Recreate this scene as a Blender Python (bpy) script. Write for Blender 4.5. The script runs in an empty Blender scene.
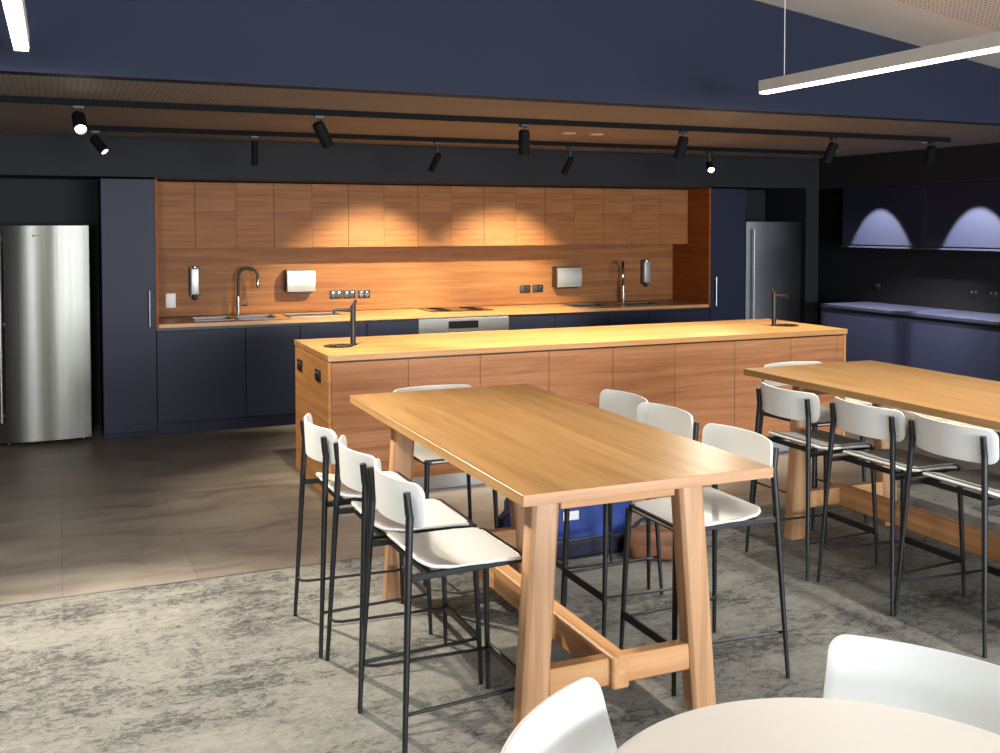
import bpy, bmesh, math, random
from mathutils import Vector, Matrix
random.seed(7)
PI = math.pi
S = bpy.context.scene
C = S.collection
S.view_settings.view_transform = 'Standard'
S.view_settings.look = 'None'
S.view_settings.gamma = 1.0
S.view_settings.use_curve_mapping = False
S.view_settings.exposure = 0.0
try:
    S.cycles.use_denoising = True
    S.cycles.max_bounces = 8
    S.cycles.diffuse_bounces = 5
    S.cycles.glossy_bounces = 4
    S.cycles.caustics_reflective = False
    S.cycles.caustics_refractive = False
    S.cycles.sample_clamp_indirect = 6
except Exception:
    pass

# ------------------------------------------------------------------ materials
class NT:
    def __init__(self, name):
        m = bpy.data.materials.new(name); m.use_nodes = True
        self.m = m; self.t = m.node_tree; self.b = self.t.nodes['Principled BSDF']
    def n(self, typ, **kw):
        nd = self.t.nodes.new(typ)
        for k, v in kw.items():
            if k.startswith('i_'):
                key = k[2:]; key = int(key) if key.isdigit() else key.replace('_', ' ')
                nd.inputs[key].default_value = v
            else: setattr(nd, k, v)
        return nd
    def l(self, a, b): self.t.links.new(a, b)
    def coord(self, scale, rot=(0, 0, 0), kind='Object'):
        tc = self.n('ShaderNodeTexCoord'); mp = self.n('ShaderNodeMapping')
        mp.inputs['Scale'].default_value = scale; mp.inputs['Rotation'].default_value = rot
        self.l(tc.outputs[kind], mp.inputs['Vector']); return mp.outputs['Vector']
    def noise(self, vec, scale=1, detail=4, rough=.5, dist=0):
        nd = self.n('ShaderNodeTexNoise', i_Scale=scale, i_Detail=detail, i_Roughness=rough, i_Distortion=dist)
        self.l(vec, nd.inputs['Vector']); return nd.outputs['Fac']
    def ramp(self, fac, stops):
        nd = self.n('ShaderNodeValToRGB'); cr = nd.color_ramp
        while len(cr.elements) < len(stops): cr.elements.new(.5)
        for e, (p, c) in zip(cr.elements, stops):
            e.position = p; e.color = (c[0], c[1], c[2], 1)
        self.l(fac, nd.inputs['Fac']); return nd.outputs['Color']
    def mix(self, fac, a, b, mode='MIX'):
        nd = self.n('ShaderNodeMix', data_type='RGBA', blend_type=mode)
        for sock, v in ((nd.inputs[0], fac), (nd.inputs[6], a), (nd.inputs[7], b)):
            if hasattr(v, 'is_output') or isinstance(v, bpy.types.NodeSocket): self.l(v, sock)
            elif isinstance(v, (int, float)): sock.default_value = v
            else: sock.default_value = (v[0], v[1], v[2], 1)
        return nd.outputs[2]
    def math(self, op, a, b=None):
        nd = self.n('ShaderNodeMath', operation=op)
        for i, v in enumerate((a, b)):
            if v is None: continue
            if isinstance(v, (int, float)): nd.inputs[i].default_value = v
            else: self.l(v, nd.inputs[i])
        return nd.outputs[0]
    def bump(self, h, strength=.1, dist=.01):
        nd = self.n('ShaderNodeBump', i_Strength=strength, i_Distance=dist)
        self.l(h, nd.inputs['Height']); self.l(nd.outputs['Normal'], self.b.inputs['Normal'])
    def col(self, c):
        if isinstance(c, bpy.types.NodeSocket): self.l(c, self.b.inputs['Base Color'])
        else: self.b.inputs['Base Color'].default_value = (c[0], c[1], c[2], 1)
    def set(self, rough=.5, metal=0, spec=.5, coat=0):
        self.b.inputs['Roughness'].default_value = rough; self.b.inputs['Metallic'].default_value = metal
        self.b.inputs['Specular IOR Level'].default_value = spec; self.b.inputs['Coat Weight'].default_value = coat

def plain(name, c, rough=.5, metal=0, spec=.5, var=.06, nscale=6):
    t = NT(name); f = t.noise(t.coord((1, 1, 1)), nscale, 3)
    t.col(t.ramp(f, [(.3, [x*(1-var) for x in c]), (.7, [min(1, x*(1+var)) for x in c])])); t.set(rough, metal, spec)
    return t.m

def wood(name, dark, mid, light, axis='X', scale=1.0, rough=.4, streak=1.0, spec=.4):
    t = NT(name)
    sc = {'X': (1.1, 26, 26), 'Y': (26, 1.1, 26), 'Z': (26, 26, 1.1)}[axis]
    v = t.coord([s*scale for s in sc])
    a = t.noise(v, 1.0, 5, .6, .4)
    v2 = t.coord([s*scale*.28 for s in sc]); b = t.noise(v2, 1.0, 3, .5, .2)
    v3 = t.coord([s*scale*3.2 for s in sc]); c = t.noise(v3, 1.0, 4, .65, 0)
    base = t.ramp(a, [(.28, dark), (.5, mid), (.74, light)])
    base = t.mix(t.math('MULTIPLY', t.math('SUBTRACT', b, .35), 1.1*streak), base, [d*.86 for d in dark])
    fine = t.ramp(c, [(.35, (.84, .82, .79)), (.6, (1.05, 1.05, 1.05))])
    t.col(t.mix(.7, base, fine, 'MULTIPLY')); t.set(rough, 0, spec)
    t.bump(c, .04, .002)
    return t.m

def dots_mat(name, base, hole, pitch, rad, axes=('X', 'Y'), band=None, rough=.7):
    """perforated plasterboard: a square grid of small holes, kept inside the given bands"""
    t = NT(name); tc = t.n('ShaderNodeTexCoord'); sp = t.n('ShaderNodeSeparateXYZ'); t.l(tc.outputs['Object'], sp.inputs[0])
    def cell(o):
        f = t.math('FRACT', t.math('DIVIDE', o, pitch)); return t.math('ABSOLUTE', t.math('SUBTRACT', f, .5))
    u, v = cell(sp.outputs[axes[0]]), cell(sp.outputs[axes[1]])
    d = t.math('SQRT', t.math('ADD', t.math('MULTIPLY', u, u), t.math('MULTIPLY', v, v)))
    m = t.math('LESS_THAN', d, rad/pitch)
    if band:
        for ax, lo, hi in band:
            m = t.math('MULTIPLY', m, t.math('GREATER_THAN', sp.outputs[ax], lo))
            m = t.math('MULTIPLY', m, t.math('LESS_THAN', sp.outputs[ax], hi))
    f = t.noise(t.coord((1, 1, 1)), 3, 3)
    b2 = t.ramp(f, [(.3, [x*.95 for x in base]), (.7, base)])
    t.col(t.mix(m, b2, hole)); t.set(rough, 0, .3); return t.m

def emit(name, c, s):
    t = NT(name); t.col((.9, .9, .9)); t.b.inputs['Emission Color'].default_value = (*c, 1); t.b.inputs['Emission Strength'].default_value = s
    return t.m

M = {}
M['navy_lam'] = plain('navy_laminate', (.0108, .0128, .030), .5, 0, .25, .05, 3)
M['navy_wall'] = plain('navy_wall_paint', (.0165, .021, .0395), .68, 0, .15, .05, 2)
M['dark_wall'] = plain('charcoal_wall_paint', (.0125, .013, .016), .65, 0, .2, .05, 2)
M['grey_pad'] = plain('grey_seat_fabric', (.20, .185, .165), .75, 0, .25, .08, 40)
M['black'] = plain('black_powder_coat', (.006, .0062, .007), .45, 0, .5, .1, 20)
M['track_black'] = plain('matt_black_paint', (.005, .005, .0055), .75, 0, .12, .1, 10)
M['black_gloss'] = plain('black_gloss', (.010, .010, .011), .16, 0, .5, .1, 10)
M['white_plastic'] = plain('white_plastic', (.70, .695, .66), .34, 0, .5, .02, 4)
M['white_matt'] = plain('white_laminate', (.60, .555, .505), .38, 0, .45, .02, 3)
M['white_metal'] = plain('white_powder_coat', (.72, .70, .66), .4, 0, .4, .02, 4)
M['chrome'] = plain('chrome', (.75, .75, .76), .12, 1, .5, .03, 8)
M['alu'] = plain('brushed_aluminium', (.55, .56, .59), .45, 1, .5, .05, 12)
M['steel_cover'] = plain('satin_steel_cover', (.40, .39, .37), .38, .45, .5, .04, 10)
M['glass_black'] = plain('black_ceramic_glass', (.012, .012, .013), .06, 0, .6, .02, 3)
M['grey_label'] = plain('pale_label', (.72, .72, .70), .6)
M['socket_white'] = plain('white_switch_plastic', (.70, .66, .64), .4)
t = NT('brushed_steel'); v = t.coord((60, 60, .6)); f = t.noise(v, 1, 3)
t.col(t.ramp(f, [(.3, (.105, .101, .088)), (.7, (.13, .125, .11))])); t.set(.27, 1); t.bump(f, .03, .001)
t.b.inputs['Anisotropic'].default_value = .85; t.b.inputs['Anisotropic Rotation'].default_value = .25
tg = t.n('ShaderNodeTangent', direction_type='RADIAL', axis='Z'); t.l(tg.outputs[0], t.b.inputs['Tangent'])
M['steel'] = t.m
M['steel_dark'] = plain('dark_steel', (.16, .16, .165), .36, 1, .5, .05, 8)
M['steel_h'] = plain('satin_steel', (.34, .33, .31), .42, 1, .5, .05, 14)
M['oak_top'] = wood('oak_table_top', (.30, .158, .056), (.405, .224, .083), (.48, .28, .115), 'Y', .8, .36, .5)
M['oak_leg'] = wood('oak_table_leg', (.33, .165, .075), (.48, .265, .135), (.60, .35, .19), 'Z', .6, .5, .8)
M['oak_beam_x'] = wood('oak_beam_across', (.36, .17, .065), (.52, .27, .115), (.64, .36, .17), 'X', .6, .5, .6)
M['oak_beam_y'] = wood('oak_beam_along', (.36, .17, .065), (.52, .27, .115), (.64, .36, .17), 'Y', .6, .5, .6)
M['lam_x'] = wood('timber_laminate', (.29, .112, .046), (.42, .182, .080), (.50, .24, .115), 'X', 1.0, .5, .7, .2)
M['lam_y_lit'] = wood('timber_laminate_lit_end', (.44, .18, .060), (.58, .26, .092), (.66, .33, .13), 'Y', 1.0, .5, .6, .2)  # same laminate, lightened: light on the island ends is put into the colour
M['bench_x'] = wood('timber_benchtop', (.40, .185, .066), (.54, .275, .105), (.62, .34, .145), 'X', .8, .34, .6, .3)
M['kitch_x'] = wood('kitchen_timber', (.185, .068, .022), (.26, .108, .038), (.32, .148, .056), 'X', 1.0, .5, .7, .12)
M['kitch_y'] = wood('kitchen_timber_side', (.18, .046, .011), (.25, .070, .016), (.31, .096, .025), 'Y', 1.0, .5, .6, .12)
M['edge'] = plain('timber_edge', (.40, .19, .095), .5, 0, .4, .08, 30)
M['oak_edge'] = wood('oak_edge_band', (.42, .225, .115), (.50, .28, .155), (.56, .33, .19), 'X', .7, .5, .4, .3)
M['lit'] = emit('lamp_diffuser', (1.0, .95, .84), 9)
M['lit_spot'] = emit('spot_lens', (1.0, .90, .72), 40)
M['lit_small'] = emit('spot_lens_small', (1.0, .92, .78), 14)
M['lit_can'] = emit('downlight_lens', (1.0, .88, .74), 3)
M['backpack'] = plain('blue_nylon', (.018, .040, .19), .6, 0, .3, .35, 9)
M['backpack_dark'] = plain('navy_nylon', (.012, .014, .030), .65, 0, .3, .25, 12)
M['leather'] = plain('brown_leather', (.16, .065, .03), .5, 0, .4, .25, 14)
M['kit_ceil'] = dots_mat('kitchen_ceiling_board', (.20, .18, .17), (.10, .09, .085), .03, .0075, band=[('Y', 5.35, 6.9)])
M['rake_ceil'] = dots_mat('raked_ceiling_board', (.80, .76, .71), (.30, .27, .24), .032, .0085, band=[('Y', -3, 4.6)])
M['grey_wall'] = plain('grey_wall_paint', (.16, .16, .165), .7, 0, .3, .02, 2)
M['side_wall'] = plain('white_wall_paint', (.72, .71, .69), .7, 0, .3, .02, 2)

# carpet
t = NT('carpet_tiles')
w1 = t.noise(t.coord((2.0, 3.4, 1)), 1.0, 3, .55, .3)
w2 = t.noise(t.coord((17, 27, 1)), 1.0, 6, .76, .9)
w3 = t.noise(t.coord((70, 120, 1)), 1.0, 3, .6)
w4 = t.noise(t.coord((260, 260, 40)), 1.0, 2, .6)
mm = t.math('ADD', t.math('MULTIPLY', w1, .38), t.math('MULTIPLY', w2, .62))
mm = t.math('ADD', mm, t.math('MULTIPLY', w3, .24))
br = t.n('ShaderNodeTexBrick', offset=0.5, i_Scale=1.0); br.inputs['Mortar Size'].default_value = .0
br.inputs['Brick Width'].default_value = 1.0; br.inputs['Row Height'].default_value = .25; br.inputs['Color1'].default_value = (0, 0, 0, 1); br.inputs['Color2'].default_value = (1, 1, 1, 1)
t.l(t.coord((1, 1, 1)), br.inputs['Vector'])
sep = t.n('ShaderNodeSeparateColor'); t.l(br.outputs['Color'], sep.inputs[0])
mm = t.math('ADD', mm, t.math('MULTIPLY', sep.outputs[0], .07))
cc = t.ramp(mm, [(.48, (.048, .048, .046)), (.575, (.098, .097, .091)), (.64, (.185, .18, .162)), (.78, (.255, .249, .222))])
t.col(t.mix(.55, cc, t.ramp(w4, [(.3, (.62, .62, .62)), (.65, (1.15, 1.15, 1.15))]), 'MULTIPLY')); t.set(.95, 0, .1)
t.bump(w4, .35, .006); M['carpet'] = t.m

# floor tiles
t = NT('stone_tiles')
a = t.noise(t.coord((1.0, 2.6, 1)), 1.5, 6, .65, 1.2)
b = t.noise(t.coord((1, 1, 1)), .9, 2)
base = t.ramp(a, [(.28, (.095, .080, .066)), (.5, (.19, .162, .134)), (.74, (.27, .235, .195))])
br = t.n('ShaderNodeTexBrick', offset=0.5, i_Scale=1.0); br.inputs['Mortar Size'].default_value = .0022
br.inputs['Brick Width'].default_value = 1.2; br.inputs['Row Height'].default_value = .6
br.inputs['Color1'].default_value = (.86, .86, .86, 1); br.inputs['Color2'].default_value = (1, 1, 1, 1); br.inputs['Mortar'].default_value = (.55, .55, .55, 1)
t.l(t.coord((1, 1, 1), (0, 0, PI/2)), br.inputs['Vector'])
t.col(t.mix(1.0, base, br.outputs['Color'], 'MULTIPLY'))
rr = t.math('ADD', t.math('MULTIPLY', a, .25), .30); t.l(rr, t.b.inputs['Roughness']); t.b.inputs['Specular IOR Level'].default_value = .5
M['tile'] = t.m

# ------------------------------------------------------------------ mesh builder
class MB:
    def __init__(self): self.bm = bmesh.new()
    def box(self, x0, y0, z0, x1, y1, z1, bev=.0015, seg=1):
        tmp = bmesh.new()
        r = bmesh.ops.create_cube(tmp, size=1)
        for v in r['verts']:
            v.co = Vector(((x0+x1)/2+v.co.x*(x1-x0), (y0+y1)/2+v.co.y*(y1-y0), (z0+z1)/2+v.co.z*(z1-z0)))
        if bev > 0:
            bev = min(bev, .45*min(abs(x1-x0), abs(y1-y0), abs(z1-z0)))
            bmesh.ops.bevel(tmp, geom=tmp.edges[:], offset=bev, segments=seg, profile=.5, affect='EDGES')
        self._add(tmp); return self
    def _add(self, tmp, mat=None):
        if mat is not None: bmesh.ops.transform(tmp, matrix=mat, verts=tmp.verts[:])
        me = bpy.data.meshes.new('t'); tmp.to_mesh(me); tmp.free(); self.bm.from_mesh(me); bpy.data.meshes.remove(me)
    def tube(self, pts, rad, seg=12, cap=True):
        pts = [Vector(p) for p in pts]
        if not isinstance(rad, (list, tuple)): rad = [rad]*len(pts)
        rings = []; up = None
        for i, p in enumerate(pts):
            if i == 0: d = pts[1]-p
            elif i == len(pts)-1: d = p-pts[i-1]
            else: d = (pts[i+1]-p).normalized()+(p-pts[i-1]).normalized()
            d.normalize()
            if up is None:
                up = Vector((0, 0, 1)) if abs(d.z) < .9 else Vector((1, 0, 0))
            a = d.cross(up).normalized(); b = d.cross(a).normalized(); up = -b if False else a.cross(d).normalized()
            rings.append([self.bm.verts.new(p+a*math.cos(2*PI*k/seg)*rad[i]+b*math.sin(2*PI*k/seg)*rad[i]) for k in range(seg)])
        for r0, r1 in zip(rings, rings[1:]):
            for k in range(seg): self.bm.faces.new((r0[k], r0[(k+1) % seg], r1[(k+1) % seg], r1[k]))
        if cap:
            self.bm.faces.new(rings[0][::-1]); self.bm.faces.new(rings[-1])
        return self
    def lathe(self, prof, seg=24, axis='Z', org=(0, 0, 0)):
        """prof = [(r, h)] around the axis"""
        o = Vector(org); rings = []
        for r, h in prof:
            ring = []
            for k in range(seg):
                c, s = math.cos(2*PI*k/seg)*r, math.sin(2*PI*k/seg)*r
                p = {'Z': (c, s, h), 'X': (h, c, s), 'Y': (s, h, c)}[axis]
                ring.append(self.bm.verts.new(o+Vector(p)))
            rings.append(ring)
        for r0, r1 in zip(rings, rings[1:]):
            for k in range(seg): self.bm.faces.new((r0[k], r0[(k+1) % seg], r1[(k+1) % seg], r1[k]))
        self.bm.faces.new(rings[0][::-1]); self.bm.faces.new(rings[-1]); return self
    def prism(self, poly, lo, hi, axis='Z', bev=0):
        """extrude a 2-D polygon along an axis"""
        tmp = bmesh.new()
        def P(a, b, h): return {'Z': (a, b, h), 'X': (h, a, b), 'Y': (a, h, b)}[axis]
        v0 = [tmp.verts.new(P(a, b, lo)) for a, b in poly]; v1 = [tmp.verts.new(P(a, b, hi)) for a, b in poly]
        n = len(poly); tmp.faces.new(v0); tmp.faces.new(v1)
        for k in range(n): tmp.faces.new((v0[k], v0[(k+1) % n], v1[(k+1) % n], v1[k]))
        bmesh.ops.recalc_face_normals(tmp, faces=tmp.faces[:])
        if bev: bmesh.ops.bevel(tmp, geom=tmp.edges[:], offset=bev, segments=1, profile=.5, affect='EDGES')
        self._add(tmp); return self
    def skew(self, base, top, poly, bev=.004):
        """a post: the polygon at base centre and again at top centre"""
        tmp = bmesh.new(); base = Vector(base); top = Vector(top)
        v0 = [tmp.verts.new(base+Vector((a, b, 0))) for a, b in poly]; v1 = [tmp.verts.new(top+Vector((a, b, 0))) for a, b in poly]
        n = len(poly); tmp.faces.new(v0); tmp.faces.new(v1)
        for k in range(n): tmp.faces.new((v0[k], v0[(k+1) % n], v1[(k+1) % n], v1[k]))
        bmesh.ops.recalc_face_normals(tmp, faces=tmp.faces[:])
        if bev: bmesh.ops.bevel(tmp, geom=tmp.edges[:], offset=bev, segments=2, profile=.5, affect='EDGES')
        self._add(tmp); return self
    def sheet(self, fn, ts, ns, thick):
        """fn(s, t) -> point, s in -1..1; solidified"""
        tmp = bmesh.new()
        g = [[tmp.verts.new(fn(-1+2*i/ns, t)) for i in range(ns+1)] for t in ts]
        for j in range(len(ts)-1):
            for i in range(ns): tmp.faces.new((g[j][i], g[j][i+1], g[j+1][i+1], g[j+1][i]))
        bmesh.ops.recalc_face_normals(tmp, faces=tmp.faces[:])
        bmesh.ops.solidify(tmp, geom=tmp.faces[:], thickness=thick)
        bmesh.ops.recalc_face_normals(tmp, faces=tmp.faces[:])
        rim = [e for e in tmp.edges if len(e.link_faces) == 2 and e.calc_face_angle(0) > 1.0]
        bmesh.ops.bevel(tmp, geom=rim, offset=thick*.28, segments=2, profile=.5, affect='EDGES')
        self._add(tmp); return self
    def slab(self, xs, ys, z0, z1, holes):
        """a board cut into the grid xs, ys with the listed (i, j) cells left open"""
        v = {}
        def V(i, j, z):
            if (i, j, z) not in v: v[(i, j, z)] = self.bm.verts.new((xs[i], ys[j], z))
            return v[(i, j, z)]
        nx, ny = len(xs)-1, len(ys)-1
        solid = lambda i, j: 0 <= i < nx and 0 <= j < ny and (i, j) not in holes
        for i in range(nx):
            for j in range(ny):
                if not solid(i, j): continue
                self.bm.faces.new((V(i, j, z1), V(i+1, j, z1), V(i+1, j+1, z1), V(i, j+1, z1)))
                self.bm.faces.new((V(i, j, z0), V(i, j+1, z0), V(i+1, j+1, z0), V(i+1, j, z0)))
                for di, dj, a, b in ((-1, 0, (i, j+1), (i, j)), (1, 0, (i+1, j), (i+1, j+1)), (0, -1, (i, j), (i+1, j)), (0, 1, (i+1, j+1), (i, j+1))):
                    if not solid(i+di, j+dj):
                        self.bm.faces.new((V(*a, z0), V(*b, z0), V(*b, z1), V(*a, z1)))
        return self
    def build(self, name, mat, parent=None, smooth=True, loc=None, rot=None):
        me = bpy.data.meshes.new(name)
        bmesh.ops.recalc_face_normals(self.bm, faces=self.bm.faces[:])
        self.bm.to_mesh(me); self.bm.free()
        for m_ in (mat if isinstance(mat, list) else [mat]): me.materials.append(M[m_])
        if smooth:
            for p in me.polygons: p.use_smooth = True
            me.set_sharp_from_angle(angle=math.radians(35))
        o = bpy.data.objects.new(name, me); C.objects.link(o)
        if parent: o.parent = parent
        if loc: o.location = loc
        if rot: o.rotation_euler = rot
        return o

def tag(o, label, cat, group=None):
    o['label'] = label; o['category'] = cat
    if group: o['group'] = group
    return o
def thing(name, label, cat, loc=(0, 0, 0), rz=0, group=None):
    o = bpy.data.objects.new(name, None); o.empty_display_size = .1; C.objects.link(o)
    o.location = loc; o.rotation_euler = (0, 0, rz); return tag(o, label, cat, group)
def struct(name, mb, mat, smooth=True):
    o = mb.build(name, mat, None, smooth); o['kind'] = 'structure'; return o
def dup(root, loc, rz, label, group=None):
    r = root.copy(); C.objects.link(r); r.location = loc; r.rotation_euler = (0, 0, rz); r['label'] = label
    if group: r['group'] = group
    for ch in list(root.children):
        c = ch.copy(); C.objects.link(c); c.parent = r
        for g in list(ch.children):
            d = g.copy(); C.objects.link(d); d.parent = c
    return r

# ------------------------------------------------------------------ the setting
XL, XR, YF, YBULK, YB, YS, ZC = -3.0, 7.75, -7.0, 5.20, 8.66, 9.33, 2.40
YCARP = 5.05
struct('floor', MB().box(XL, YF, -.10, XR, YCARP, 0, 0), 'carpet', False)
o = struct('floor_tiled', MB().box(XL, YCARP, -.10, XR, 9.6, -.002, 0), 'tile', False)
struct('trim_1', MB().box(XL, YCARP-.004, -.02, XR, YCARP+.004, .001, 0), 'steel_dark', False)
struct('wall_left', MB().box(XL-.12, YF, -.1, XL, 9.6, 4.6, 0), 'grey_wall', False)
struct('wall_right', MB().box(XR, YF, -.1, XR+.12, 9.6, 4.6, 0), 'dark_wall', False)
wf = MB()
for a in ((XL, -.1, XR, .5), (XL, 2.5, XR, 4.6)): wf.box(a[0], YF-.12, a[1], a[2], YF, a[3], 0)
for xa, xb in ((XL, -2.9), (-1.4, 1.5), (7.2, XR)): wf.box(xa, YF-.12, .5, xb, YF, 2.5, 0)
struct('wall_front', wf, 'grey_wall', False)
for i, (xa, xb) in enumerate(((-2.9, -1.4), (1.5, 7.2))):
    fr = MB()
    for k in range(4):
        x = xa+(xb-xa)*k/3; fr.box(max(xa, x-.025), YF-.08, .5, min(xb, x+.025), YF-.03, 2.5, .002)
    fr.box(xa, YF-.08, .5, xb, YF-.03, .55, .002).box(xa, YF-.08, 2.45, xb, YF-.03, 2.5, .002)
    struct('window_%d' % (i+1), fr, 'black')
# upper wall that drops to the kitchen ceiling
struct('wall_bulkhead', MB().box(XL, YBULK, ZC, XR, YBULK+.12, 4.6, 0), 'navy_wall', False)
struct('ceiling_kitchen', MB().box(XL, YBULK+.121, ZC, XR, 9.6, ZC+.08, 0), 'kit_ceil', False)
rk = bmesh.new(); zr = lambda x: 3.07-.142*(x-3.95)
mb = MB(); mb.prism([(XL, zr(XL)), (XR, zr(XR)), (XR, zr(XR)+.1), (XL, zr(XL)+.1)], YF, YBULK, 'Y'); struct('ceiling_raked', mb, 'rake_ceil', False)
# back wall: splashback of the niche, upper wall, alcoves
XA, XB = .722, 6.037          # niche, outer faces of its timber lining
XFL, XFR = -.62, .318         # left refrigerator alcove
XGL, XGR = 6.463, 7.234       # right refrigerator alcove
ZN = 2.068
bw = MB().box(XL, YS+.012, -.1, XR, 9.6, ZC, 0)
struct('wall_back', bw, 'dark_wall', False)
up = MB().box(XL, YB, ZN+.014, 7.40, YS+.012, ZC, 0)
struct('wall_upper', up, 'dark_wall', False)
sd = MB().box(XL, YB, 0, XFL, YS+.012, ZN+.014, 0).box(XGR, YB, 0, 7.40, YS+.012, ZN+.014, 0)
struct('wall_return', sd, 'dark_wall', False)
struct('wall_soffit', MB().box(7.40, 2.0, 2.075, XR, 9.33, ZC, 0), 'dark_wall', False)

# timber lining of the niche
struct('trim_2', MB().box(XA, YB-.004, .868, XA+.020, YS, ZN, .001), 'kitch_y')
struct('trim_3', MB().box(XB-.020, YB-.004, .868, XB, YS, ZN, .001), 'kitch_y')
struct('trim_4', MB().box(XA, YB+.02, ZN+.002, XB, YS, ZN+.0135, .001), 'dark_wall')
struct('trim_5', MB().box(XA+.021, YS-.012, .905, XB-.021, YS, ZN-.001, 0), 'kitch_x')

# ------------------------------------------------------------------ kitchen run
# benchtop with two double sinks and the drainer let into it
xs = [XA+.021, 1.05, 1.36, 1.42, 1.73, 1.83, 2.31, 4.62, 5.00, 5.20, 5.62, XB-.021]
ys = [YB-.004, 8.78, 8.84, 9.16, YS-.013]
bt = MB().slab(xs, ys, .870, .900, {(1, 2), (3, 2), (7, 2), (9, 2)})
o = bt.build('benchtop', 'bench_x'); tag(o, 'long timber benchtop along the back of the niche under the wall cabinets', 'benchtop')
def sink(x0, x1, label, mat, grp):
    s = thing('sink_bowl', label, 'sink', ((x0+x1)/2, 9.0, .71), 0, grp)
    w = (x1-x0)/2-.002; d = .158; m = MB()
    for a in ((-w, -d, .0, w, d, .008), (-w, -d, 0, -w+.006, d, .186), (w-.006, -d, 0, w, d, .186), (-w, -d, 0, w, -d+.006, .186), (-w, d-.006, 0, w, d, .186)): m.box(*a, .001)
    m.build('bowl', 'steel_dark', s)
    r = MB(); e = .012
    for a in ((-w-e, -d-e, .1905, w+e, -d+.004, .1945), (-w-e, d-.004, .1905, w+e, d+e, .1945), (-w-e, -d, .1905, -w+.004, d, .1945), (w-.004, -d, .1905, w+e, d, .1945)): r.box(*a, .001)
    r.build('rim', mat, s)
    MB().lathe([(.032, .0085), (.032, .012), (.02, .013)], 20).build('waste', 'chrome', s)
    return s
sink(1.05, 1.36, 'left bowl of the stainless sink at the left end of the bench', 'steel_h', 'sink bowls')
sink(1.42, 1.73, 'right bowl of the left stainless sink, under the arched mixer spout', 'steel_h', 'sink bowls')
sink(4.62, 5.00, 'left bowl of the sink at the right end of the bench, below the towel dispenser', 'steel_h', 'sink bowls')
sink(5.20, 5.62, 'right bowl of the sink at the right end of the bench, beside the second mixer', 'steel_h', 'sink bowls')
dt = MB()
dt.box(1.84, 8.85, .9003, 2.30, 9.15, .9035, .001)
for a in ((1.835, 8.845, 2.305, 8.857), (1.835, 9.143, 2.305, 9.155), (1.835, 8.845, 1.847, 9.155), (2.293, 8.845, 2.305, 9.155)): dt.box(a[0], a[1], .9003, a[2], a[3], .908, .002)
for k in range(9): dt.box(1.88+k*.045, 8.88, .9035, 1.886+k*.045, 9.12, .906, .001)
tag(dt.build('drainer_tray', 'steel_h'), 'flat ribbed steel drainer tray on the bench right of the left sink', 'drainer')
ck = thing('cooktop', 'flat black glass induction cooktop set on the timber benchtop', 'cooktop', (3.45, 9.06, .9005))
MB().box(-.31, -.215, 0, .31, .215, .006, .002).build('glass_top', 'glass_black', ck)
for px, py in ((-.16, .10), (.16, .10), (-.16, -.09), (.16, -.09)):
    r = MB(); n = 28
    r.lathe([(.085, .0062), (.085, .0066), (.082, .0066), (.082, .0062)], n, 'Z', (px, py, 0)); r.build('cooking_zone', 'steel_dark', ck)

def mixer(x, y, ang, label):
    s = thing('sink_mixer', label, 'tap', (x, y, .9005), ang, 'sink mixers')
    MB().lathe([(.027, 0), (.027, .006), (.020, .008), (.020, .17), (.017, .172)], 20).build('body', 'chrome', s)
    MB().tube([(.018, -.004, .09), (.075, -.004, .09)], .008, 10).tube([(.070, -.004, .088), (.072, -.004, .155)], [.007, .006], 10).build('lever', 'chrome', s)
    pts = [(0, 0, .172), (0, 0, .32)]+[(.085-.085*math.cos(a), 0, .335+.085*math.sin(a)) for a in [PI*k/10 for k in range(0, 10)]]+[(.168, 0, .315)]
    MB().tube(pts, .0115, 12).build('hose', 'black', s)
    MB().lathe([(.0125, 0), (.015, .005), (.015, .075), (.012, .08)], 16, 'Z', (.169, 0, .238)).build('spray_head', 'chrome', s)
    return s
mixer(1.460, 9.22, -.12, 'chrome sink mixer with an arched black hose spout beside the left sink')
mixer(5.355, 9.22, -2.12, 'chrome mixer with black hose turned to the front at the right-hand sink')

def base_cabinet(x0, x1, label, nd, handle=False):
    w = x1-x0; s = thing('base_cabinet', label, 'cabinet', ((x0+x1)/2, YB, 0), 0, 'navy base cabinets under the bench')
    h = w/2-.001
    MB().box(-h, .022, .10, h, .60, .700, .001).box(-h, .022, .700, h, .10, .868, .001).build('body', 'navy_lam', s)
    MB().box(-h, .05, 0, h, .58, .099, .001).build('kickboard', 'navy_lam', s)
    for k in range(nd):
        a = -h+.0015+k*(2*h/nd); b = -h-.0015+(k+1)*(2*h/nd)
        MB().box(a, 0, .102, b, .020, .842, .0015).build('door', 'navy_lam', s)
    MB().box(-h, .018, .845, h, .0215, .868, 0).build('finger_recess', 'black', s)
names = ['leftmost navy base cabinet under the bench, beside the tall navy cupboard', 'navy base cabinet under the left sink mixer, second from the left',
         'navy base cabinet under the drainer tray, behind the island tap', 'navy base cabinet directly left of the stainless oven',
         'navy base cabinet directly right of the stainless oven', 'navy base cabinet second right of the stainless oven',
         'navy base cabinet under the right-hand sink mixer', 'navy base cabinet at the right end of the bench']
for nm, (a, b, n) in zip(names, ((.724, 1.428, 1), (1.428, 1.883, 1), (1.883, 2.469, 1), (2.469, 2.937, 1), (3.821, 4.294, 1), (4.294, 4.874, 1), (4.874, 5.322, 1), (5.322, 6.035, 1))):
    base_cabinet(a, b, nm, n)
ov = thing('oven', 'stainless under-bench oven with black display between the navy cabinets', 'oven', (3.379, YB, 0))
MB().box(-.44, .012, .10, .44, .59, .866, .001).build('body', 'steel_dark', ov)
pn = MB().box(-.44, -.006, .735, .44, .011, .856, .002).build('control_panel', 'steel_h', ov)
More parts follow.
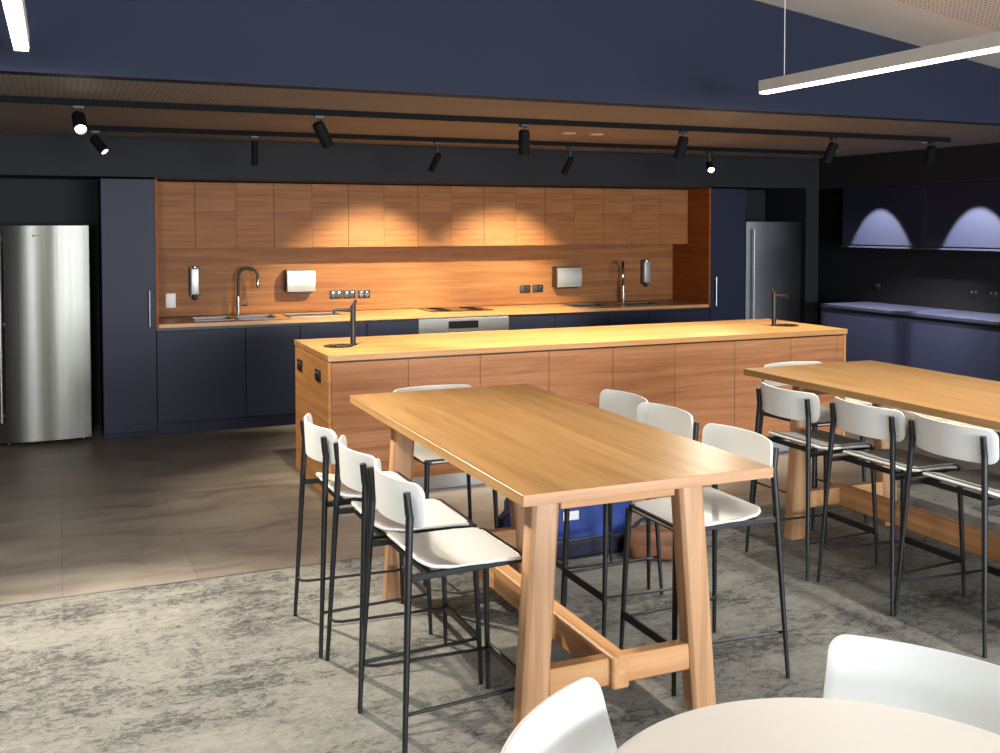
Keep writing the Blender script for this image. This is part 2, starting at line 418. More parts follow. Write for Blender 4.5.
MB().box(-.155, -.009, .765, .135, -.0061, .832, .001).build('display', 'black_gloss', pn)
dr = MB().box(-.44, -.004, .11, .44, .011, .731, .002).build('door', 'steel_h', ov)
MB().box(-.36, -.007, .18, .36, -.0041, .62, .001).build('window_glass', 'glass_black', dr)
MB().tube([(-.38, -.045, .685), (.38, -.045, .685)], .01, 12).tube([(-.34, -.045, .685), (-.34, -.002, .685)], .007, 8).tube([(.34, -.045, .685), (.34, -.002, .685)], .007, 8).build('handle', 'steel_h', dr)
MB().box(-.44, .04, 0, .44, .57, .098, .001).build('kickboard', 'navy_lam', ov)

# wall cabinets, two doors each
YO = 9.035
edges = [.743, 1.077, 1.418, 1.743, 2.078, 2.409, 2.741, 3.067, 3.393, 3.727, 4.06, 4.37, 4.687, 5.024, 5.347, 5.678, 6.016]
order = ['first', 'second', 'third', 'fourth', 'fifth', 'sixth', 'seventh', 'eighth']
for k in range(8):
    a, m_, b = edges[2*k], edges[2*k+1], edges[2*k+2]
    lab = {0: 'leftmost timber wall cabinet, above the white switch and soap dispenser', 7: 'rightmost timber wall cabinet, beside the bare end of the niche'}.get(
        k, '%s timber wall cabinet from the left end of the niche' % order[k])
    s = thing('wall_cabinet', lab, 'cabinet', ((a+b)/2, YO, 1.5), 0, 'timber wall cabinets in the niche')
    h = (b-a)/2
    MB().box(-h+.0005, .021, 0, h-.0005, .28, .562, .001).build('body', 'kitch_x', s)
    c = m_-(a+b)/2
    MB().box(-h+.001, 0, 0, c-.0016, .019, .562, .001).build('door', 'kitch_x', s)
    MB().box(c+.0016, 0, 0, h-.001, .019, .562, .001).build('door', 'kitch_x', s)

def tall_cupboard(x0, x1, hx, label):
    s = thing('tall_cupboard', label, 'cupboard', ((x0+x1)/2, YB, 0), 0, 'tall navy cupboards beside the niche'); h = (x1-x0)/2-.001
    MB().box(-h, .022, .04, h, .66, 2.066, .001).build('body', 'navy_lam', s)
    MB().box(-h, .05, 0, h, .64, .039, .001).build('kickboard', 'navy_lam', s)
    d = MB().box(-h, 0, .045, h, .020, 2.060, .0015).build('door', 'navy_lam', s)
    x = hx-(x0+x1)/2
    MB().tube([(x, -.03, .885), (x, -.03, 1.175)], .006, 10).tube([(x, -.03, .91), (x, 0, .91)], .005, 8).tube([(x, -.03, 1.15), (x, 0, 1.15)], .005, 8).build('handle', 'alu', d)
tall_cupboard(XFR+.001, XA, .672, 'tall navy cupboard with bar handle left of the timber niche')
tall_cupboard(XB, XGL-.001, 6.092, 'tall navy cupboard with bar handle right of the timber niche')

# refrigerators
def fridge(x0, x1, h, label, mat, logo, hz0, hz1, dark=False):
    w = x1-x0; s = thing('refrigerator', label, 'refrigerator', ((x0+x1)/2, YB, 0), 0)
    hw = w/2
    MB().box(-hw+.004, .035, .05, hw-.004, .62, h-.004, .006).build('body', 'steel_dark', s)
    n = 18; poly = [(-hw, .033)]+[(-hw+w*k/n, -.034*(1-((2*k/n)-1)**2)) for k in range(n+1)]+[(hw, .033)]
    d = MB().prism(poly, .035, h, 'Z').build('door', mat, s)
    if logo:
        lg = MB(); lg.lathe([(.0075, 0), (.0075, .003)], 12, 'Y', (-.068, -.0348, h-.076))
        for k in range(6): lg.box(-.055+k*.0075, -.0350, h-.0795, -.050+k*.0075, -.0322, h-.0725, 0)
        lg.build('badge', 'black', d)
    x = -hw+(.022 if logo else .055)
    hd = MB().tube([(x, -.062, hz0), (x, -.062, hz1)], .010, 12)
    hd.build('handle', 'steel_h', d)
    st = MB()
    for z in (hz1-.04, hz0+.04, (hz0+hz1)/2+.02): st.tube([(x, -.062, z), (x, -.002, z)], .008, 10)
    st.build('handle_post', 'chrome', d)
    for fx in (-hw+.06, hw-.06):
        MB().lathe([(.02, 0), (.02, .03), (.014, .05)], 14, 'Z', (fx, .10, 0)).build('foot', 'black', s)
fridge(-.425, .228, 1.695, 'tall stainless refrigerator in the dark alcove at the left, beside the navy cupboard', 'steel', True, .20, 1.64)
fridge(6.472, 7.17, 1.73, 'dark steel refrigerator with long bar handle in the right-hand alcove', 'steel_dark', False, .25, 1.655, True)

# things on the splashback
YW = YS-.0125
def soap(x, z0, z1, label):
    s = thing('soap_dispenser', label, 'dispenser', (x, YW, z0), 0, 'soap dispensers'); h = z1-z0
    MB().box(-.046, -.016, .03, .046, 0, h-.012, .003).build('back_plate', 'black', s)
    MB().box(-.037, -.072, .045, .037, -.0165, h-.028, .010, 3).build('cover', 'steel_cover', s)
    MB().lathe([(.010, 0), (.020, .012), (.022, .044)], 14, 'Z', (0, -.045, 0)).build('nozzle', 'black', s)
    MB().lathe([(.012, h-.027), (.012, h-.016), (.006, h-.010)], 14, 'Z', (0, -.045, 0)).build('cap', 'chrome', s)
soap(1.098, 1.045, 1.352, 'steel soap dispenser on the splashback above the left sink')
soap(5.665, 1.050, 1.345, 'narrow soap dispenser on the splashback right of the right-hand mixer')
def towel(x0, x1, z0, z1, label):
    s = thing('towel_dispenser', label, 'dispenser', ((x0+x1)/2, YW, z0), 0, 'paper towel dispensers'); w = (x1-x0)/2; h = z1-z0
    MB().box(-w, -.115, .012, w, 0, h-.02, .006, 2).build('body', 'steel_dark', s)
    poly = [(-.120, .016), (-.132, .06), (-.136, h*.5), (-.132, h-.06), (-.120, h-.022), (-.1155, h-.022), (-.1155, .016)]
    MB().prism(poly, -w+.004, w-.004, 'X').build('cover', 'steel_cover', s)
    MB().box(-w*.8, -.105, 0, w*.8, -.03, .0115, .002).build('paper_slot', 'black', s)
    MB().box(-w, -.10, h-.0195, w, 0, h-.012, .002).build('lid', 'steel_dark', s)
towel(1.885, 2.145, 1.085, 1.305, 'steel paper towel dispenser on the splashback at the left, right of the left mixer')
towel(4.585, 4.860, 1.060, 1.290, 'steel paper towel dispenser on the splashback at the right, left of the right mixer')
def outlet(x, z, label, w=.115, h=.074, mat='black', y=YW, rz=0, loc=None, grp='power outlets on the splashback'):
    s = thing('power_outlet', label, 'outlet', loc or (x, y, z), rz, grp)
    MB().box(-w/2, -.011, -h/2, w/2, 0, h/2, .003, 2).build('plate', mat, s)
    for k in (-1, 1): MB().box(k*w*.24-.009, -.0145, .008, k*w*.24+.009, -.0112, .026, .001).build('switch', 'chrome' if mat == 'black' else 'socket_white', s)
    sl = MB()
    for k in (-1, 1):
        for a, b in ((-.012, -.006), (.009, -.006), (-.002, -.022)): sl.box(k*w*.24+a, -.0118, b-.006, k*w*.24+a+.004, -.0111, b+.006, 0)
    sl.build('slots', 'steel_dark' if mat == 'black' and x != 2.628 else 'grey_label', s)
outlet(2.362, 1.058, 'black power outlet leftmost of the three right of the left towel dispenser')
outlet(2.488, 1.056, 'black power outlet in the middle of the three above the island tap')
outlet(2.628, 1.055, 'black power outlet rightmost of the three, with pale sockets, right of the island tap')
outlet(4.284, 1.060, 'black power outlet left of the pair beside the right towel dispenser')
outlet(4.425, 1.062, 'black power outlet right of the pair, nearest the right towel dispenser')
sw = thing('light_switch', 'white switch plate low on the splashback at the left end of the niche', 'switch', (.899, YW, 1.043))
MB().box(-.042, -.009, -.062, .042, 0, .062, .003, 2).build('plate', 'socket_white', sw)
MB().box(-.012, -.0125, -.018, .012, -.0092, .018, .002).build('rocker', 'socket_white', sw)

# ------------------------------------------------------------------ island
IX0, IX1, IY0, IY1 = 1.510, 5.565, 6.170, 7.133
tp = MB().box(IX0, IY0, .862, IX1, IY1, .900, .002).build('island_benchtop', 'bench_x')
tag(tp, 'thick timber benchtop of the kitchen island, lit from above', 'benchtop')
s = thing('kitchen_island', 'long timber kitchen island with panelled front standing before the niche', 'island', ((IX0+IX1)/2, IY0, 0))
cx = (IX0+IX1)/2
MB().box(IX0+.026-cx, .036, .092, IX1-.026-cx, .94, .850, .001).build('carcass', 'lam_x', s)
MB().box(IX0+.026-cx, .034, .8505, IX1-.026-cx, .945, .8615, .001).build('shadow_gap', 'black', s)
MB().box(IX0+.004-cx, .012, 0, IX0+.025-cx, .955, .856, .0015).build('end_panel', 'lam_y_lit', s)
MB().box(IX1-.025-cx, .012, 0, IX1-.004-cx, .955, .856, .0015).build('end_panel', 'lam_y_lit', s)
sm = [1.536, 2.031, 2.523, 3.023, 3.513, 4.016, 4.53, 5.037, 5.474, 5.539]
for a, b in zip(sm, sm[1:]):
    MB().box(a+.0015-cx, .014, .092, b-.0015-cx, .034, .850, .0012).build('front_panel', 'lam_x', s)
MB().box(IX0+.026-cx, .024, 0, IX1-.026-cx, .05, .090, .001).build('kickboard', 'alu', s)
MB().box(IX0+.026-cx, .93, 0, IX1-.026-cx, .94, .091, .001).build('kickboard', 'navy_lam', s)
bd = [IX0+.026+k*(IX1-IX0-.052)/8 for k in range(9)]
for a, b in zip(bd, bd[1:]): MB().box(a+.0015-cx, .941, .092, b-.0015-cx, .958, .85, .001).build('rear_door', 'navy_lam', s)
for y, lab in ((6.957, 'rear black power outlet on the end panel of the island'), (6.43, 'front black power outlet on the end panel of the island')):
    outlet(0, 0, lab, .12, .075, 'black', rz=-PI/2, loc=(IX0+.0035, y, .745), grp='power outlets on the island end')
def island_tap(x, y, d, label):
    s = thing('water_tap', label, 'tap', (x, y, .9005), 0, 'black island taps')
    MB().lathe([(.024, 0), (.024, .006), (.0185, .008), (.0185, .255), (.0165, .262)], 20).build('column', 'black', s)
    sp = MB().tube([(0, 0, .232), (d*.115, 0, .240), (d*.126, 0, .237), (d*.131, 0, .215)], [.0115, .0105, .0105, .010], 12); sp.build('spout', 'black', s)
    MB().tube([(-d*.002, 0, .262), (-d*.022, 0, .302)], [.012, .010], 10).build('lever', 'black', s)
    f = thing('drip_tray', label.replace('tall black water tap', 'round black drip tray beside the water tap'), 'tray', (x+d*.105, y-.02, .9005), 0, 'round drip trays')
    MB().lathe([(.098, 0), (.100, .003), (.096, .005), (.088, .0035), (.02, .002)], 32).build('dish', 'black_gloss', f)
    g = MB()
    for k in range(10):
        a = 2*PI*k/10; g.box(-.002, -.002, .0036, .002, .002, .005, 0) if k == 0 else None
        g.tube([(.025*math.cos(a), .025*math.sin(a), .0045), (.085*math.cos(a), .085*math.sin(a), .0045)], .002, 6)
    g.build('grille', 'steel_dark', f)
island_tap(1.800, 6.650, -1, 'tall black water tap at the left end of the island')
island_tap(5.205, 6.600, 1, 'tall black water tap at the right end of the island')

# ------------------------------------------------------------------ right-hand bench
def side_unit(y0, y1, label):
    s = thing('side_cabinet', label, 'cabinet', (7.13, (y0+y1)/2, 0), 0, 'navy cabinets along the side wall'); h = (y1-y0)/2-.001
    MB().box(.022, -h, .10, .60, h, .868, .001).build('body', 'navy_lam', s)
    MB().box(.05, -h, 0, .58, h, .099, .001).build('kickboard', 'navy_lam', s)
    MB().box(0, -h+.001, .102, .020, h-.001, .838, .0015).build('door', 'navy_lam', s)
    MB().box(.0185, -h, .8385, .0218, h, .868, 0).build('finger_recess', 'black', s)
def side_wall_unit(y0, y1, label):
    s = thing('side_wall_cabinet', label, 'cabinet', (7.40, (y0+y1)/2, 1.5), 0, 'navy wall cabinets along the side wall'); h = (y1-y0)/2-.001
    MB().box(.021, -h, .0, .345, h, .572, .001).build('body', 'navy_lam', s)
    MB().box(0, -h+.001, 0, .019, h-.001, .572, .0015).build('door', 'navy_lam', s)
    MB().box(-.024, -h, -.030, .06, h, -.014, .002).build('bottom_rail', 'navy_lam', s)
    MB().box(.012, -h, -.0139, .05, h, -.0005, 0).build('finger_recess', 'black', s)
ly = [8.30, 7.21, 6.10, 5.00, 3.90]
la = ['navy side bench cabinet nearest the corner and the dark refrigerator', 'second navy side bench cabinet from the corner', 'third navy side bench cabinet from the corner, behind the right table', 'fourth navy side bench cabinet from the corner, behind the right table end']
lb = ['navy side wall cabinet nearest the corner, catching a pool of light', 'second navy side wall cabinet from the corner, with a pool of light', 'third navy side wall cabinet from the corner', 'fourth navy side wall cabinet from the corner']
for k in range(4):
    side_unit(ly[k+1], ly[k], la[k]); side_wall_unit(ly[k+1], ly[k], lb[k])
tag(MB().box(7.118, 3.90, .869, 7.748, 8.30, .900, .002).build('side_benchtop', 'navy_lam'), 'long navy benchtop against the side wall under dark wall cabinets', 'benchtop')
for y, lab in ((8.17, 'small dark power outlet on the side wall, nearest the corner'), (6.95, 'small dark power outlet on the side wall, left of the two near the picture edge'), (6.73, 'small dark power outlet on the side wall, closest to the picture edge')):
    outlet(0, 0, lab, .10, .07, 'black', rz=PI/2*-1, loc=(XR-.0005, y, 1.065), grp='power outlets on the side wall')

# ------------------------------------------------------------------ tables
OCT = lambda w, d, c: [(-w+c, -d), (w-c, -d), (w, -d+c), (w, d-c), (w-c, d), (-w+c, d), (-w, d-c), (-w, -d+c)]
def high_table(x, label, grp):
    s = thing('high_table', label, 'table', (x, 3.7625, 0), 0, grp)
    MB().box(-.4605, -.9875, .855, .4605, .9875, .890, .001).build('tabletop', 'oak_top', s)
    for sy in (-1, 1): MB().box(-.4600, sy*.9895-.0015, .8552, .4600, sy*.9895+.0015, .8898, .001).build('edge_band', 'oak_edge', s)
    YL = {-1: -.77, 1: .69}
    for sx in (-1, 1):
        for sy in (-1, 1):
            MB().skew((-.0065+sx*.3325, YL[sy], 0), (-.015+sx*.273, YL[sy], .854), OCT(.0490, .040, .013), .003).build('leg', 'oak_leg', s)
    for sy in (-1, 1):
        MB().box(-.234, YL[sy]-.02, .772, .204, YL[sy]+.02, .854, .003).build('top_rail', 'oak_beam_x', s)
        MB().box(-.278, YL[sy]-.025, .158, .265, YL[sy]+.025, .250, .004).build('cross_beam', 'oak_beam_x', s)
    MB().box(-.052, -.818, .150, .012, .735, .260, .006).build('stretcher', 'oak_beam_y', s)
    return s
t1 = high_table(1.730, 'oak high table standing nearest, at the centre, with three stools on each long side', 'oak high tables')
t2 = dup(t1, (4.000, 3.7625, 0), 0, 'oak high table farther right, in front of the navy side bench')

# ------------------------------------------------------------------ stools and chairs
def rrect(H, r, n=5):
    return sorted(set([-H+r*(1-math.cos(PI/2*k/n)) for k in range(n+1)]+[H-r*(1-math.cos(PI/2*k/n)) for k in range(n+1)]+[(-H+r)*.5, 0, (H-r)*.5]))
def halfw(t, H, W, r):
    d = abs(t)-(H-r)
    return W if d <= 0 else W-r+math.sqrt(max(0, r*r-d*d))
def make_stool(name, label, cat, seat_z, back_lo, back_hi, kink_z, rail_z, spread, group, lean=.05, taper=0):
    s = thing(name, label, cat, (0, 0, 0), 0, group)
    # seat shell
    H, W, r = .188, .187, .042
    def seat(sx, t):
        u = t; w = halfw(t, H, W, r)*(1-.03*(t/H)); y = sx*w
        z = seat_z-.006+.026*max(0, (-u-.06)/.123)**2-.012*max(0, (u-.10)/.083)**2-.006*(1-(y/W)**2)*(1-(u/H)**2)+.0
        return Vector((.022+u, y, z))
    MB().sheet(seat, rrect(H, r), 16, .012).build('seat', 'white_plastic', s)
    # backrest shell
    bh = (back_hi-back_lo)/2; bc = (back_hi+back_lo)/2; BW = .224; br = .036
    def back(sx, t):
        y = sx*halfw(t, bh, BW, br)*(1-taper*(bh-t))
        x = (-.241+.067*abs(y/BW)**2.0 if lean < .1 else -.214+.044*abs(y/BW)**2.0)-lean*t
        return Vector((x, y, bc+t))
    MB().sheet(back, rrect(bh, br), 20, .011).build('backrest', 'white_plastic', s)
    # legs
    f = seat_z/.62
    for sy in (-1, 1):
        kx = -.207 if lean < .1 else -.203; ky = .187*sy; kl = (lean-.05)*(kink_z-bc); tl = (lean-.05)*(back_hi-.028-bc)
        MB().tube([(-.245, spread*.236*sy, 0), (kx-.001-kl, ky+.001*sy, kink_z-.012), (kx-kl, ky, kink_z), (kx-.003-kl, ky, kink_z+.012), (kx-.010-tl, ky, back_hi-.028)],
                  [.0080, .0130, .0130, .0130, .0120], 12).build('leg', 'black', s)
        MB().tube([(.230, spread*.190*sy, 0), (.208, .168*sy, seat_z-.026)], [.0080, .0130], 12).build('leg', 'black', s)
    fr = MB(); zt = seat_z-.013; zb = seat_z-.034
    kx = -.212
    for sy in (-1, 1):
        a = Vector((kx, .196*sy, zb)); b = Vector((.205, .166*sy, zb)); n = (b-a).cross(Vector((0, 0, 1))).normalized()*.009
        tmp = [a+n, b+n, b-n, a-n]
        fr.prism([(p.x, p.y) for p in tmp], zb, zt, 'Z', .002)
    fr.box(.190, -.166, zb, .208, .166, zt, .002).box(-.150, -.188, zb, -.132, .188, zt, .002).box(-.02, -.165, zb+.004, .02, .165, zt, .002)
    fr.build('seat_frame', 'black', s)
    if rail_z:
        g = rail_z/seat_z; fx = .230-.022*g; fy = spread*.190*(1-g)+.168*g; rx = -.245+.031*g*.9; ry = spread*.236*(1-g)+.19*g
        MB().box(fx-.005, -fy+.004, rail_z-.016, fx+.005, fy-.004, rail_z+.016, .002).build('footrest', 'black', s)
        for sy in (-1, 1):
            MB().tube([(rx, ry*sy, rail_z+.008), (rx+.012, (ry-.022)*sy, rail_z-.001), (rx+.04, (ry-.030)*sy, rail_z-.004), (fx-.03, (fy-.016)*sy, rail_z-.004), (fx, (fy-.012)*sy, rail_z)], .006, 10).build('foot_rail', 'black', s)
    return s
GL = 'bar stools at the oak tables'
st = make_stool('bar_stool', 'white bar stool nearest on the left side of the centre table', 'stool', .617, .748, .890, .785, .165, 1.0, GL)
st.location = (1.205, 3.235, 0); st.rotation_euler = (0, 0, .025)
# (x, y, turn, label)
HP = PI/2; pad_mesh = None
for x, y, a, lab, pad in (
    (1.192, 3.668, 0, 'middle white bar stool on the left side of the centre table', 0),
    (1.174, 4.175, 0, 'white bar stool on the left side of the centre table, closest to the island end', 0),
    (2.252, 3.300, PI, 'nearest white bar stool on the right side of the centre table, seat in full view', 0),
    (2.268, 3.845, PI, 'middle white bar stool on the right side of the centre table', 0),
    (2.288, 4.235, PI, 'farthest white bar stool on the right side of the centre table, by the blue backpack', 0),
    (1.745, 4.732, -HP, 'white bar stool at the far end of the centre table, facing along it', 0),
    (3.570, 3.141, 0, 'bar stool with grey seat pad nearest on the left side of the right table', 1),
    (3.555, 3.613, 0, 'middle bar stool with grey seat pad on the left side of the right table', 1),
    (3.515, 4.115, 0, 'grey-padded bar stool on the left side of the right table, closest to the island', 1),
    (4.020, 4.732, -HP, 'white bar stool at the far end of the right table, facing along it', 0),
):
    o = dup(st, (x, y, 0), a, lab)
    if a == -HP: o.scale = (1, 1, .984)
    if pad:
        if pad_mesh is None:
            pm = MB()
            def padf(sx, t, H=.176, W=.174, r=.038):
                w = halfw(t, H, W, r)*(1-.03*(t/H)); y = sx*w
                z = .617-.004+.026*max(0, (-t-.06)/.123)**2-.012*max(0, (t-.10)/.083)**2-.006*(1-(y/W)**2)*(1-(t/H)**2)
                return Vector((.022+t, y, z+.0075))
            pm.sheet(padf, rrect(.176, .038), 16, .006); pad_o = pm.build('seat_pad', 'grey_pad', o); pad_mesh = pad_o.data
        else:
            pad_o = bpy.data.objects.new('seat_pad', pad_mesh); C.objects.link(pad_o); pad_o.parent = o
        pad_o['label'] = 'thin grey seat pad'

# round table and its two chairs
RX, RY = 1.193, 1.245
rt = thing('round_table', 'round white cafe table in the near corner with two white chairs', 'table', (RX, RY, 0))
MB().lathe([(.440, .706), (.462, .710), (.466, .718), (.466, .724), (.463, .730), (.30, .730), (.02, .730)], 72).build('tabletop', 'white_matt', rt)
MB().lathe([(.03, .02), (.03, .66), (.09, .70), (.09, .7055)], 24).build('pedestal', 'black', rt)
MB().lathe([(.27, 0), (.27, .008), (.24, .014), (.032, .0195)], 40).build('base', 'black', rt)
ch = make_stool('dining_chair', 'white dining chair tucked under the left side of the round table', 'chair', .455, .590, .785, .625, None, 1.02, 'white chairs at the round table', .30, .0)
def chair_at(o, ang, dist, toff):
    n = Vector((math.cos(ang), math.sin(ang), 0)); tt = Vector((-n.y, n.x, 0))
    p = Vector((RX, RY, 0))+n*(dist-.200)+tt*toff
    o.location = p; o.rotation_euler = (0, 0, ang+PI)
chair_at(ch, math.radians(129.7), .568, .0)
c2 = dup(ch, (0, 0, 0), 0, 'white dining chair at the far right of the round table, cut by the picture edge')
chair_at(c2, math.radians(30.6), .616, .055)

# ------------------------------------------------------------------ bags on the floor
bp = thing('backpack', 'blue backpack lying on the carpet behind the far end of the centre table', 'bag', (2.40, 4.74, 0), .0)
def blob(hx, hy, hz, cx=0, cy=0, cz=0, e=.45, n=24, m=14, seed=0, amp=.012):
    b = MB(); rnd = random.Random(seed); ph = [rnd.uniform(0, 6) for _ in range(6)]
    rings = []
    sg = lambda v, p: math.copysign(abs(v)**p, v)
    for j in range(m+1):
        la = -PI/2+PI*j/m; ring = []
        for i in range(n):
            lo = 2*PI*i/n
            x = sg(math.cos(la), e)*sg(math.cos(lo), e); y = sg(math.cos(la), e)*sg(math.sin(lo), e); z = sg(math.sin(la), e)
            d = 1+amp/hx*(math.sin(3*lo+ph[0]+2*z)+math.sin(5*lo+ph[1]-3*z)+math.sin(4*z+ph[2]+lo))
            ring.append(b.bm.verts.new((cx+x*hx*d, cy+y*hy*d, cz+z*hz)))
        rings.append(ring)
    for r0, r1 in zip(rings, rings[1:]):
        for k in range(n): b.bm.faces.new((r0[k], r0[(k+1) % n], r1[(k+1) % n], r1[k]))
    bmesh.ops.remove_doubles(b.bm, verts=b.bm.verts[:], dist=1e-5)
    return b
blob(.34, .135, .17, .02, 0, .172, .42, seed=1).build('body', 'backpack', bp)
blob(.33, .05, .055, .02, -.10, .057, .5, seed=2, amp=.008).build('front_pocket', 'backpack_dark', bp)
MB().box(-.075, -.1470, .205, .015, -.1435, .250, .001).build('label_patch', 'grey_label', bp)
MB().tube([(-.30, -.06, .10), (-.38, -.09, .16), (-.40, -.09, .235), (-.34, -.06, .265), (-.27, -.05, .25)], [.016, .02, .02, .018, .016], 10).build('strap', 'backpack_dark', bp)
MB().tube([(-.07, 0, .325), (-.05, 0, .37), (.05, 0, .37), (.07, 0, .325)], .010, 10).build('handle', 'backpack_dark', bp)
sb = thing('satchel', 'small brown leather satchel on the carpet right of the blue backpack', 'bag', (2.80, 4.46, 0), -.5)
blob(.17, .085, .075, 0, 0, .076, .45, seed=3, amp=.006).build('body', 'leather', sb)
blob(.172, .05, .04, 0, -.04, .115, .45, seed=4, amp=.004).build('flap', 'leather', sb)
MB().tube([(-.15, 0, .13), (-.08, .02, .19), (.08, .02, .19), (.15, 0, .13)], .009, 10).build('strap', 'backpack_dark', sb)

# ------------------------------------------------------------------ ceiling lights
def track(y, x0, x1, label):
    s = thing('lighting_track', label, 'track', ((x0+x1)/2, y, ZC-.0005), 0, 'ceiling light tracks'); h = (x1-x0)/2
    MB().box(-h, -.016, -.034, h, .016, 0, .002).build('rail', 'track_black', s)
    for k in (-1, 1): MB().box(k*h-.012, -.0175, -.036, k*h+.012, .0175, 0, .002).build('end_cap', 'track_black', s)
track(6.20, -2.6, 6.60, 'front black lighting track on the kitchen ceiling, nearer the navy upper wall')
track(7.80, .20, 6.79, 'rear black lighting track on the kitchen ceiling, above the aisle by the niche')
def spot_head(x, y, aim, label, lens='black_gloss', r=.036, L=.13, drop=.050):
    s = thing('track_spotlight', label, 'spotlight', (x, y, ZC-.0358), 0, 'black track spotlights')
    MB().box(-.03, -.014, -.018, .03, .014, 0, .002).build('adaptor', 'black', s)
    MB().tube([(0, 0, -.017), (0, 0, -drop)], .007, 10).build('stem', 'black', s)
    d = (Vector(aim)-Vector((x, y, ZC-.036-drop))).normalized()
    q = Vector((0, 0, -1)).rotation_difference(d).to_euler()
    hd = MB(); hd.lathe([(r*.85, .03), (r, .02), (r, -L), (r*.86, -L), (r*.80, -L+.02), (.003, -L+.022)], 24)
    hd.build('lamp_head', 'track_black', s, loc=(0, 0, -drop-.02), rot=q)
    MB().lathe([(r*.78, -L+.017), (r*.70, -L+.012), (.003, -L+.010)], 24).build('lens', lens, s, loc=(0, 0, -drop-.02), rot=q)
    return Vector((x, y, ZC-.036-drop-.02))+d*(L+.02), d
def spot(name, pos, d, watt, angle, blend, col, rad=.03):
    l = bpy.data.lights.new(name, 'SPOT'); l.energy = watt; l.spot_size = math.radians(angle); l.spot_blend = blend; l.color = col; l.shadow_soft_size = rad
    o = bpy.data.objects.new(name, l); C.objects.link(o); o.location = pos; o.rotation_euler = d.to_track_quat('-Z', 'Y').to_euler(); return o
WARM = (1.0, .89, .64); WARM2 = (1.0, .90, .74); NEUT = (1.0, .95, .87); COOL = (.86, .93, 1.0)
K = dict(s0=660, t1=215, t2=390, can=1300, pend=36, day=1080)
p, d = spot_head(.120, 6.20, (.35, 3.2, .2), 'track spotlight shining straight at the viewer, above the left refrigerator aisle', 'lit_spot'); spot('spot_lamp', p, d, K['s0'], 84, .7, WARM2)
p, d = spot_head(1.475, 6.20, (2.3, 6.6, .9), 'dark track spotlight tilted right, above the left end of the island'); spot('spot_lamp', p, d, K['t1'], 85, .6, WARM)
p, d = spot_head(2.845, 6.20, (3.05, 6.65, .9), 'dark track spotlight above the middle of the island on the front track'); spot('spot_lamp', p, d, K['t1'], 85, .6, WARM)
p, d = spot_head(4.085, 6.20, (3.95, 6.65, .9), 'dark track spotlight above the right half of the island on the front track'); spot('spot_lamp', p, d, K['t1'], 85, .6, WARM)
p, d = spot_head(5.43, 6.20, (5.1, 6.7, .9), 'dark track spotlight above the right end of the island on the front track'); spot('spot_lamp', p, d, K['t1']*.8, 80, .6, WARM)
p, d = spot_head(6.42, 6.20, (7.13, 7.2, .60), 'black track spotlight at the right end of the front track, near the side wall'); spot('spot_lamp', p, d, 480, 62, .9, (1, .96, .84))
p, d = spot_head(.26, 7.80, (1.52, 6.6, .55), 'small track spotlight with a bright rim at the left end of the rear track', 'lit_small', .034, .12); spot('spot_lamp', p, d, 170, 62, .8, WARM)
spot_head(1.365, 7.80, (1.365, 7.85, .9), 'unlit track spotlight hanging straight down from the rear track at the left', 'black_gloss', .024, .15)
p, d = spot_head(2.815, 7.80, (2.55, 9.035, .93), 'dark track spotlight on the rear track lighting the left pool on the wall cabinets', 'black_gloss', .026, .14, .10); spot('spot_lamp', p, d, K['t2'], 72, .7, WARM)
p, d = spot_head(4.01, 7.80, (3.86, 9.035, .93), 'dark track spotlight on the rear track lighting the right pool on the wall cabinets', 'black_gloss', .026, .14, .10); spot('spot_lamp', p, d, K['t2'], 72, .7, WARM)
p, d = spot_head(5.42, 7.80, (4.0, 4.6, .5), 'small lit track spotlight above the right end of the timber niche', 'lit_small', .034, .11, .11); spot('spot_lamp', p, d, 60, 70, .6, WARM2)
def can(x, y, lens, label):
    s = thing('recessed_downlight', label, 'downlight', (x, y, ZC-.0005), 0, 'recessed downlights')
    MB().lathe([(.030, -.001), (.052, -.001), (.054, -.004), (.050, -.006), (.030, -.004)], 28).build('ring', 'white_metal', s)
    MB().lathe([(.0295, -.0035), (.0295, -.0015)], 24).build('lens', lens, s)
can(3.60, 7.02, 'lit_can', 'left of the two small round downlights in the kitchen ceiling')
can(3.84, 7.02, 'lit_can', 'right of the two small round downlights in the kitchen ceiling')
for y, lab in ((7.777, 'round downlight in the kitchen ceiling over the side bench, nearest the corner'), (6.60, 'round downlight in the kitchen ceiling over the side bench, second from the corner')):
    can(6.80, y, 'lit_can', lab); spot('down_lamp', Vector((6.80, y, ZC-.012)), Vector((math.cos(math.radians(64)), 0, -math.sin(math.radians(64)))), K['can'], 46, .22, (1, .97, .82), .02)

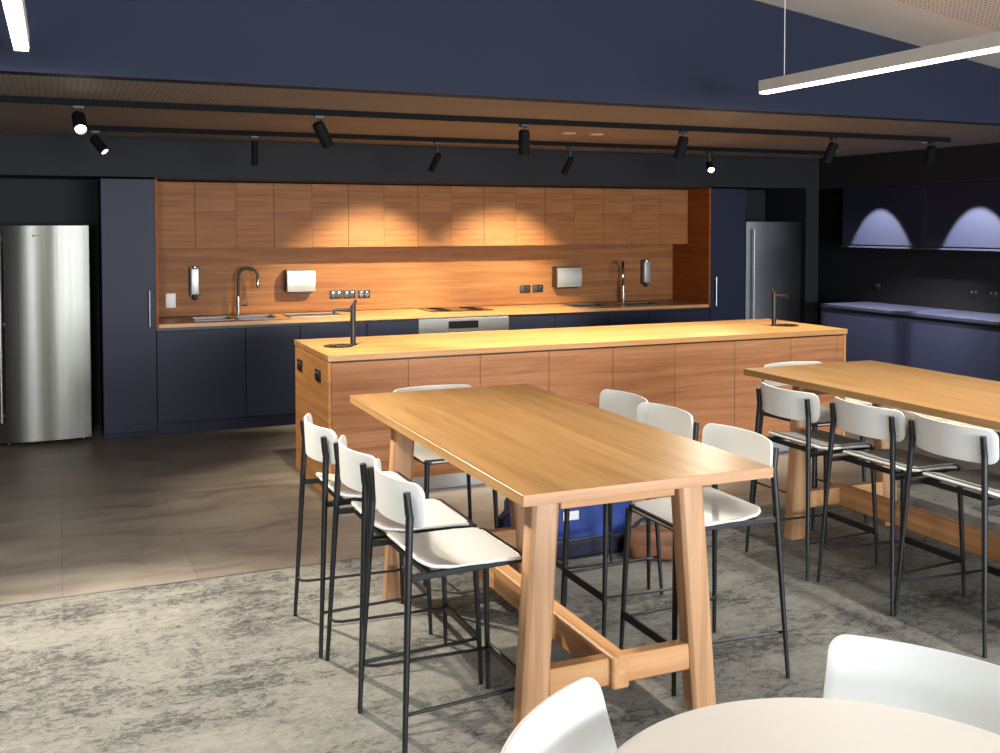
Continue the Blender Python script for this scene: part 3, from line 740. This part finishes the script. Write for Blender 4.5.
def pendant(x, y0, y1, z, label, cables, power):
    s = thing('linear_pendant', label, 'pendant light', (x, (y0+y1)/2, z), 0, 'linear pendant lights'); h = (y1-y0)/2
    MB().box(-.032, -h, .010, .032, h, .074, .002).build('housing', 'white_metal', s)
    MB().box(-.028, -h+.004, 0, .028, h-.004, .0099, .001).build('diffuser', 'lit', s)
    for y in cables:
        zt = zr(x)-z
        MB().tube([(0, y-(y0+y1)/2, .074), (0, y-(y0+y1)/2, zt)], .0025, 8).build('cable', 'white_metal', s)
    l = bpy.data.lights.new('pendant_lamp', 'AREA'); l.shape = 'RECTANGLE'; l.size = .05; l.size_y = 2*h; l.energy = power*2*h; l.color = NEUT
    o = bpy.data.objects.new('pendant_lamp', l); C.objects.link(o); o.location = (x, (y0+y1)/2, z-.004)
pendant(3.70, 1.6, 4.807, 2.443, 'white linear pendant light hanging over the right table', (4.62, 1.8), 25)
pendant(-.128, 2.8, 4.85, 2.44, 'white linear pendant light hanging at the upper left', (4.6, 3.05), 40)

# ------------------------------------------------------------------ daylight and world
def area(name, loc, aim, sx, sy, watt, col):
    l = bpy.data.lights.new(name, 'AREA'); l.shape = 'RECTANGLE'; l.size = sx; l.size_y = sy; l.energy = watt; l.color = col
    o = bpy.data.objects.new(name, l); C.objects.link(o); o.location = loc
    o.rotation_euler = (Vector(aim)-Vector(loc)).to_track_quat('-Z', 'Z').to_euler(); return o
area('window_daylight', (-2.15, YF-.2, 1.5), (-2.15, 0, 1.45), 1.45, 1.9, K['day']*.42, COOL)
area('window_daylight', (4.35, YF-.2, 1.5), (4.35, 0, 1.45), 5.6, 1.9, K['day']*1.5, COOL)
w = bpy.data.worlds.new('World'); S.world = w; w.use_nodes = True
bg = w.node_tree.nodes['Background']; bg.inputs[0].default_value = (.75, .85, 1, 1); bg.inputs[1].default_value = .8

# ------------------------------------------------------------------ camera
cam = bpy.data.cameras.new('Camera'); co = bpy.data.objects.new('Camera', cam); C.objects.link(co)
f, sy, pitch, roll, yaw, h = 1027.975, -116.3008, .0344, -.0004, .4068, 1.70
cam.sensor_fit = 'HORIZONTAL'; cam.sensor_width = 36; cam.lens = f/1000*36; cam.shift_y = sy/1000
cam.clip_start = .05
cy, sn = math.cos(yaw), math.sin(yaw)
r = Vector((cy, -sn, 0)); d0 = Vector((sn, cy, 0)); u0 = Vector((0, 0, 1))
dd = d0*math.cos(pitch)-u0*math.sin(pitch); uu = u0*math.cos(pitch)+d0*math.sin(pitch)
r2 = r*math.cos(roll)+uu*math.sin(roll); u2 = uu*math.cos(roll)-r*math.sin(roll)
mw = Matrix((r2, u2, -dd)).transposed().to_4x4(); mw.translation = Vector((0, 0, h)); co.matrix_world = mw
S.camera = co
